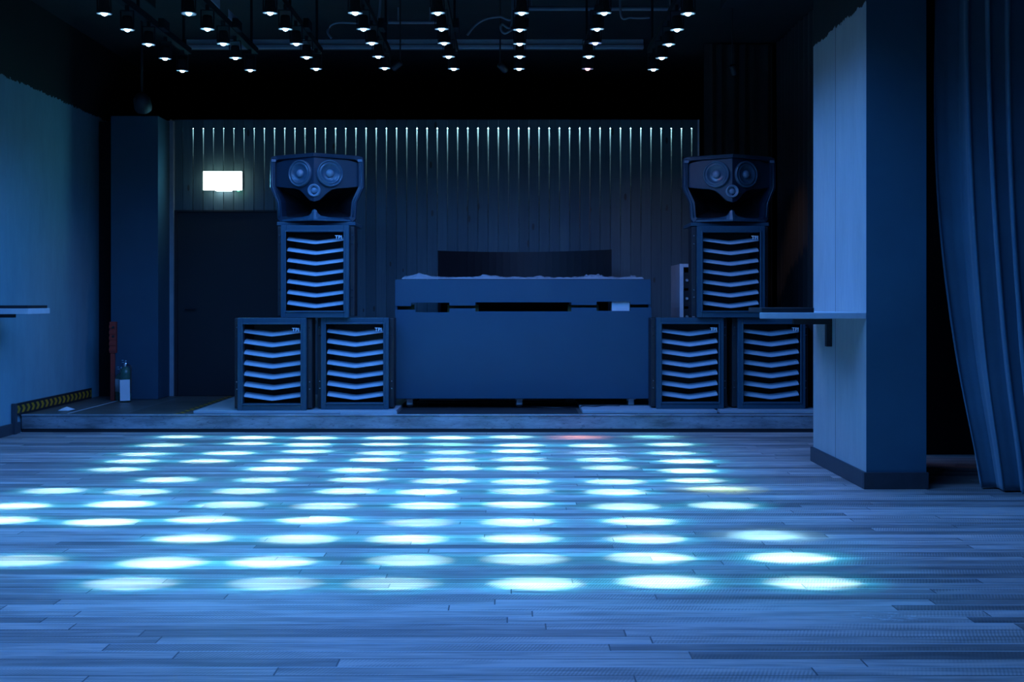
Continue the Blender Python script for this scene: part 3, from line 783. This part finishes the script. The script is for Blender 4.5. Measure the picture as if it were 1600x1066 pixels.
# ------------------------------------------------------------------ ceiling spots
ROWD = [9.75, 9.285, 8.775, 8.30, 7.82, 7.35, 6.90, 6.40, 5.93, 5.48, 5.00, 4.55]
ROWPX = [[285, 391, 494, 601, 709, 811, 918, 1021], [258, 368, 479, 591, 701, 812, 920, 1034], [232, 349, 463, 581, 694, 812, 930, 1045],
         [199, 324, 446, 568, 690, 812, 933, 1058], [163, 295, 422, 555, 684, 815, 944, 1075]]
ROWPY = [[111, 110, 108, 107, 108, 108, 108, 109], [92, 91, 90, 89, 89, 89, 89, 91], [70, 69, 69, 68, 68, 69, 68, 70], [47, 46, 46, 46, 46, 47, 46, 47], [22, 22, 21, 21, 21, 21, 21, 22]]
COLX = [-2.94, -2.33, -1.74, -1.12, -.50, .08, .69, 1.28]
N_ = None
DOTS = [[(282, 682.5), (395, 684), (492, 684.5), (605, 684.5), (704, 684), (800, 683), (904, 683.5), (1020, 683)],
        [(252, 695.5), (388, 693), (481, 695), (602, 694.5), (698, 694.5), (812, 696), (925, 696.5), (1047, 695)],
        [(225, 710), (358, 708), (480, 705.5), (597, 708), (704, 707), (806, 705.5), (930, 707), (1050, 708)],
        [(208, 721), (322, 721), (452, 720), (587, 718.5), (703, 719), (810, 718), (940, 718.5), (1072, 721)],
        [(182, 734), N_, (428, 733), (560, 735), (712, 732), (815, 732), (952, 731), (1075, 736)],
        [N_, (262, 750), (415, 750), (560, 750), (690, 752), (815, 753), (962, 753), (1087, 751)],
        [(85, 767), (215, 769), (382, 768), (542, 768), (667, 769), (815, 768), (962, 769), (1122, 765)],
        [(25, 791), (190, 788), (362, 789), (508, 791), (665, 790.5), (808, 789), (978, 791.5), (1130, 790)],
        [(0, 813), (160, 816), (318, 812), (492, 813), (655, 817), (808, 816), (1000, 815), N_],
        [N_, N_, (302, 842), (468, 843), (635, 843), (812, 842), (1010, 842), (1197, 837)],
        [N_, (35, 876), (255, 879), (425, 878), (640, 876), (820, 874), (1015, 872), (1235, 872)],
        [N_, N_, (205, 912), (430, 912), (612, 912), (838, 912), (1035, 909), (1270, 911)]]
# lamps that differ: strength of the beam, colour
SPECIAL = {(0, 6): (.25, (1.0, .55, .5), 'pink'), (0, 7): (.45, (.2, .85, 1), None), (1, 4): (.40, (.2, .85, 1), None), (2, 6): (.38, (.25, .6, 1), 'violet'),
           (6, 7): (.30, (.55, 1.0, .5), None), (2, 7): (.7, BEAM_C, None), (9, 7): (.6, (.3, .8, 1), None), (8, 4): (.5, BEAM_C, None), (11, 2): (.6, BEAM_C, None), (11, 3): (.62, BEAM_C, None),
           (11, 4): (.55, BEAM_C, None), (10, 1): (.6, BEAM_C, None), (4, 0): (.8, BEAM_C, None), (2, 0): (.65, BEAM_C, None), (5, 2): (.7, BEAM_C, None), (6, 0): (.7, BEAM_C, None), (4, 1): (.3, BEAM_C, 'dim')}
def lamp_meshes():
    r = {}
    bm = bmesh.new(); lathe(bm, [(.052, 0), (.054, .004), (.050, .012), (.040, .045), (.036, .095), (.030, .105), (0, .105)], 24)
    r['housing'] = obj('housing', bm, M['black'], smooth=True)
    bm = bmesh.new(); lathe(bm, [(.054, .004), (.053, .0), (.047, .001), (.036, .010), (.024, .020), (.020, .022)], 24)
    r['reflector'] = obj('reflector', bm, M['reflector'], smooth=True)
    bm = bmesh.new(); lathe(bm, [(.024, .016), (.022, .0), (.015, -.009), (.006, -.013), (0, -.014)], 20)
    r['lens'] = obj('lens', bm, M['lens'], smooth=True)
    bm = bmesh.new(); box(bm, -.052, -.046, -.008, .008, .02, .14); box(bm, .046, .052, -.008, .008, .02, .14); box(bm, -.052, .052, -.008, .008, .14, .147); box(bm, -.012, .012, -.012, .012, .147, .185)
    r['yoke'] = obj('yoke', bm, M['black'])
    return r
ORD = ['leftmost', 'second from left', 'third from left', 'fourth from left', 'fourth from right', 'third from right', 'second from right', 'rightmost']
ROWN = ['furthest row back', 'second row from the back', 'third row from the back', 'fourth row from the back', 'nearest row in view']
def lamp_light(name, size, energy, col, blend, radius):
    L = bpy.data.lights.new(name, 'SPOT'); L.spot_size = math.radians(size); L.spot_blend = blend; L.energy = energy; L.color = col; L.shadow_soft_size = radius
    return L
proto = None; lens_var = {}
halo_cache = {}; beam_cache = {}
for r in range(12):
    for c in range(8):
        dot = DOTS[r][c]
        if r < 5:
            loc = at(ROWPX[r][c], ROWPY[r][c], ROWD[r])
        else: loc = Vector((COLX[c], ROWD[r], 3.33))
        loc.z = max(3.31, min(3.35, loc.z))
        sp = SPECIAL.get((r, c), (1.0, BEAM_C, None))
        tgt = floor_at(*dot) if dot else None
        if proto is None:
            proto = thing('ceiling_spotlight', '', 'spotlight')
            for k_, ob in lamp_meshes().items(): ob.parent = proto
            root = proto
        else:
            root = proto.copy(); COL.objects.link(root)
            for ch in proto.children:
                if ch.type == 'LIGHT': continue
                c2 = ch.copy(); COL.objects.link(c2); c2.parent = root
                if ch.name.startswith('lens') and sp[2]:
                    c2.data = ch.data.copy(); c2.data.materials[0] = M['lens_'+sp[2]]
        root.location = loc
        if tgt:
            dv = (tgt-loc).normalized(); root.rotation_mode = 'QUATERNION'
            root.rotation_quaternion = Vector((0, 0, -1)).rotation_difference(dv)
        else:
            root.rotation_mode = 'QUATERNION'; root.rotation_quaternion = (1, 0, 0, 0)
        if r < 5:
            lab = {'pink': 'small ceiling spotlight with dim pink glow, ', 'violet': 'small ceiling spotlight tinted violet, ', 'dim': 'small dimmer ceiling spotlight, '}.get(sp[2], 'small round ceiling spotlight, ')
            root['label'] = lab+ORD[c]+' in the '+ROWN[r]
        else:
            root['label'] = 'small round ceiling spotlight hung above the top edge of the picture'
        root['group'] = 'ceiling spotlights over the dance floor'
        rnd = random.uniform(.85, 1.2)
        if dot:
            L = lamp_light('rim', 13.5, GLOW_W*(.4+.6*sp[0])*rnd, GLOW_C if sp[1] == BEAM_C else sp[1], 1.0, .012)
            b = bpy.data.objects.new('rim', L); COL.objects.link(b); b.parent = root; b.location = (0, 0, -.022); b.scale = (1.0, .58, 1)
            L = lamp_light('beam', 8.5, BEAM_W*sp[0]*rnd, sp[1], 1.0, .012)
            b = bpy.data.objects.new('beam', L); COL.objects.link(b); b.parent = root; b.location = (0, 0, -.022); b.scale = (1.0, .55, 1)
            L = lamp_light('spill', 26, SPILL_W, SPILL_C, 1.0, .02)
            b = bpy.data.objects.new('spill', L); COL.objects.link(b); b.parent = root; b.location = (0, 0, -.022)
        hc = HALO_C if sp[2] != 'pink' else (1.0, .45, .35)
        hw = HALO_W*(1 if sp[2] != 'pink' else .8)
        L = lamp_light('halo', WASH_ANGLE, hw, hc, .55, .03)
        b = bpy.data.objects.new('halo', L); COL.objects.link(b); b.parent = root; b.location = (0, 0, -.022)

# rails that carry the spots
for c in range(8):
    x = COLX[c]
    t = thing('lighting_rail', 'black rail above the %s column of spotlights' % ORD[c].replace('from left', 'from the left').replace('from right', 'from the right'), 'rail', (0, 0, 0), 0, 'lighting rails')
    bm = bmesh.new()
    box(bm, x-.028, x+.028, 4.2, 9.95, 3.515, 3.57)
    obj('beam_profile', bm, M['black'], t)
    for y in (5.2, 7.2, 8.6, 9.8): obj('hanger', boxm(x-.01, x+.01, y-.01, y+.01, 3.57, ZC), M['black'], t)
    for y in (4.9, 6.6, 8.0, 9.0): obj('junction_box', boxm(x+.028, x+.075, y, y+.16, 3.52, 3.60), M['black'], t, bevel=.004)
    if c == 1:
        for y0, y1 in ((7.9, 8.02), (8.15, 8.62), (8.88, 9.22)):
            bm = bmesh.new(); box(bm, x+.029, x+.032, y0, y1, 3.575, 3.64); box(bm, x-.02, x+.029, y0, y1, 3.5705, 3.578)
            obj('bare_metal_plate', bm, M['alu'], t)
# crossing conduits and beam
bm = bmesh.new(); box(bm, (290-VX)*12.2/FPX, (1006-VX)*12.2/FPX, 12.2, 12.28, 4.09, 4.13); box(bm, (290-VX)*12.2/FPX, (1006-VX)*12.2/FPX, 12.23, 12.25, 4.13, ZC)
o = obj('ceiling_beam', bm, M['alu'], bevel=.004); tag(o, 'thin metal bar crossing the ceiling above the timber wall', 'beam')
for (y, z, x0, x1, r_, lab) in ((10.9, 4.05, -1.22, -.70, .018, 'short grey conduit under the ceiling left of centre'), (10.2, 4.0, .10, 1.6, .022, 'long grey conduit crossing the ceiling at right'),
                               (9.6, 4.08, -2.9, -.1, .022, 'long grey conduit crossing the ceiling at left'), (8.9, 4.1, -.4, 2.4, .018, 'thin grey conduit crossing the ceiling near the frame top')):
    bm = bmesh.new(); tube(bm, [(x0, y, z), (x1, y, z)], r_, 12)
    for x in (x0+.1, x1-.1): box(bm, x-.008, x+.008, y-.008, y+.008, z, ZC)
    o = obj('conduit', bm, M['paleconduit'], smooth=False); tag(o, lab, 'conduit', 'ceiling conduits')
for pts, lab in (([(518, 60, 9.5), (512, 50, 9.5), (516, 40, 9.5), (530, 35, 9.5), (560, 36, 9.5), (590, 36, 9.5)], 'grey cable curling down left of the fourth column of spotlights'),
                 ([(730, 55, 9.5), (742, 40, 9.5), (758, 30, 9.5), (780, 26, 9.5), (803, 25, 9.5)], 'grey cable arching towards the centre column of spotlights'),
                 ([(970, 22, 9.5), (985, 27, 9.5), (1000, 28, 9.5), (1015, 27, 9.5)], 'grey cable sagging between the two right columns of spotlights'),
                 ([(800, 36, 9.3), (785, 38, 9.3), (783, 46, 9.3), (789, 52, 9.3), (800, 46, 9.3)], 'small coiled cable beside the centre column of spotlights')):
    q_ = [at(*q) for q in pts]; q_ = [Vector((q_[0].x, q_[0].y, ZC))]+q_ if q_[0].z > q_[-1].z-.01 else q_+[Vector((q_[-1].x+.03, q_[-1].y, ZC))]
    bm = bmesh.new(); tube(bm, spline(q_), .011)
    o = obj('hanging_cable', bm, M['paleconduit'], smooth=True); tag(o, lab, 'cable', 'cables hanging from the ceiling')
# extract duct under the right and left of the ceiling
for x0, x1, y1, lab in ((2.05, 2.75, 10.6, 'dark boxed duct under the ceiling at right'), (-4.3, -3.45, 10.6, 'dark boxed duct under the ceiling at left')):
    o = obj('ceiling_duct', boxm(x0, x1, 6.0, y1, ZC-.10, ZC), M['ceiling'], bevel=.01); tag(o, lab, 'duct', 'ceiling ducts')

# small warm spots aimed at the walls
for (px, py, d, tx, e, lab) in ((614, 107, 9.9, (-4.69, 11.5, .9), 20, 'tiny warm white spot beside the fourth spotlight column'),
                                (790, 110, 9.9, (1.9, 12.45, 1.8), 20, 'tiny warm white spot left of the centre spotlight column'),
                                (1148, 116, 10.6, (3.0, 11.6, 1.6), 22, 'tiny warm white spot alone at the right of the ceiling')):
    loc = at(px, py, d); t = thing('accent_spot', lab, 'spotlight', loc, 0, 'warm accent spots')
    rq = (Vector(tx)-loc).normalized().to_track_quat('-Z', 'Y')
    def turned(o): o.rotation_mode = 'QUATERNION'; o.rotation_quaternion = rq; return o
    bm = bmesh.new(); lathe(bm, [(.030, 0), (.032, .01), (.032, .09), (.02, .1), (0, .1)], 20); turned(obj('housing', bm, M['cabdark'], t, smooth=True))
    bm = bmesh.new(); lathe(bm, [(.027, .003), (.015, 0), (0, -.001)], 20); turned(obj('lens', bm, M['lens_warm'], t, smooth=True))
    p0 = rq @ Vector((0, 0, .09)); bm = bmesh.new(); tube(bm, [p0, (p0.x, p0.y, ZC-loc.z)], .007); obj('stem', bm, M['cabdark'], t)
    L = lamp_light('beam', 34, e, (1.0, .62, .48), 1.0, .02); b = bpy.data.objects.new('beam', L); COL.objects.link(b); b.parent = t; turned(b); b.location = rq @ Vector((0, 0, -.012))
# unlit stage lamp near the left pillar
t = thing('stage_lamp', 'unlit black stage lamp hanging above the pillar at left', 'stage lamp', at(224, 170, 11.4))
R_ = Euler((math.radians(50), 0, math.radians(10))).to_matrix().to_4x4()
bm = bmesh.new(); lathe(bm, [(.085, 0), (.09, .01), (.088, .12), (.06, .17), (.03, .20), (0, .20)], 28, R_); obj('can', bm, M['cabdark'], t, smooth=True)
bm = bmesh.new(); lathe(bm, [(.078, .012), (.05, .0), (0, -.006)], 28, R_); obj('lens', bm, M['ring'], t, smooth=True)
p0 = R_ @ Vector((0, 0, .12)); bm = bmesh.new(); tube(bm, [p0, (p0.x, p0.y, ZC-t.location.z)], .014); obj('arm', bm, M['cabdark'], t)
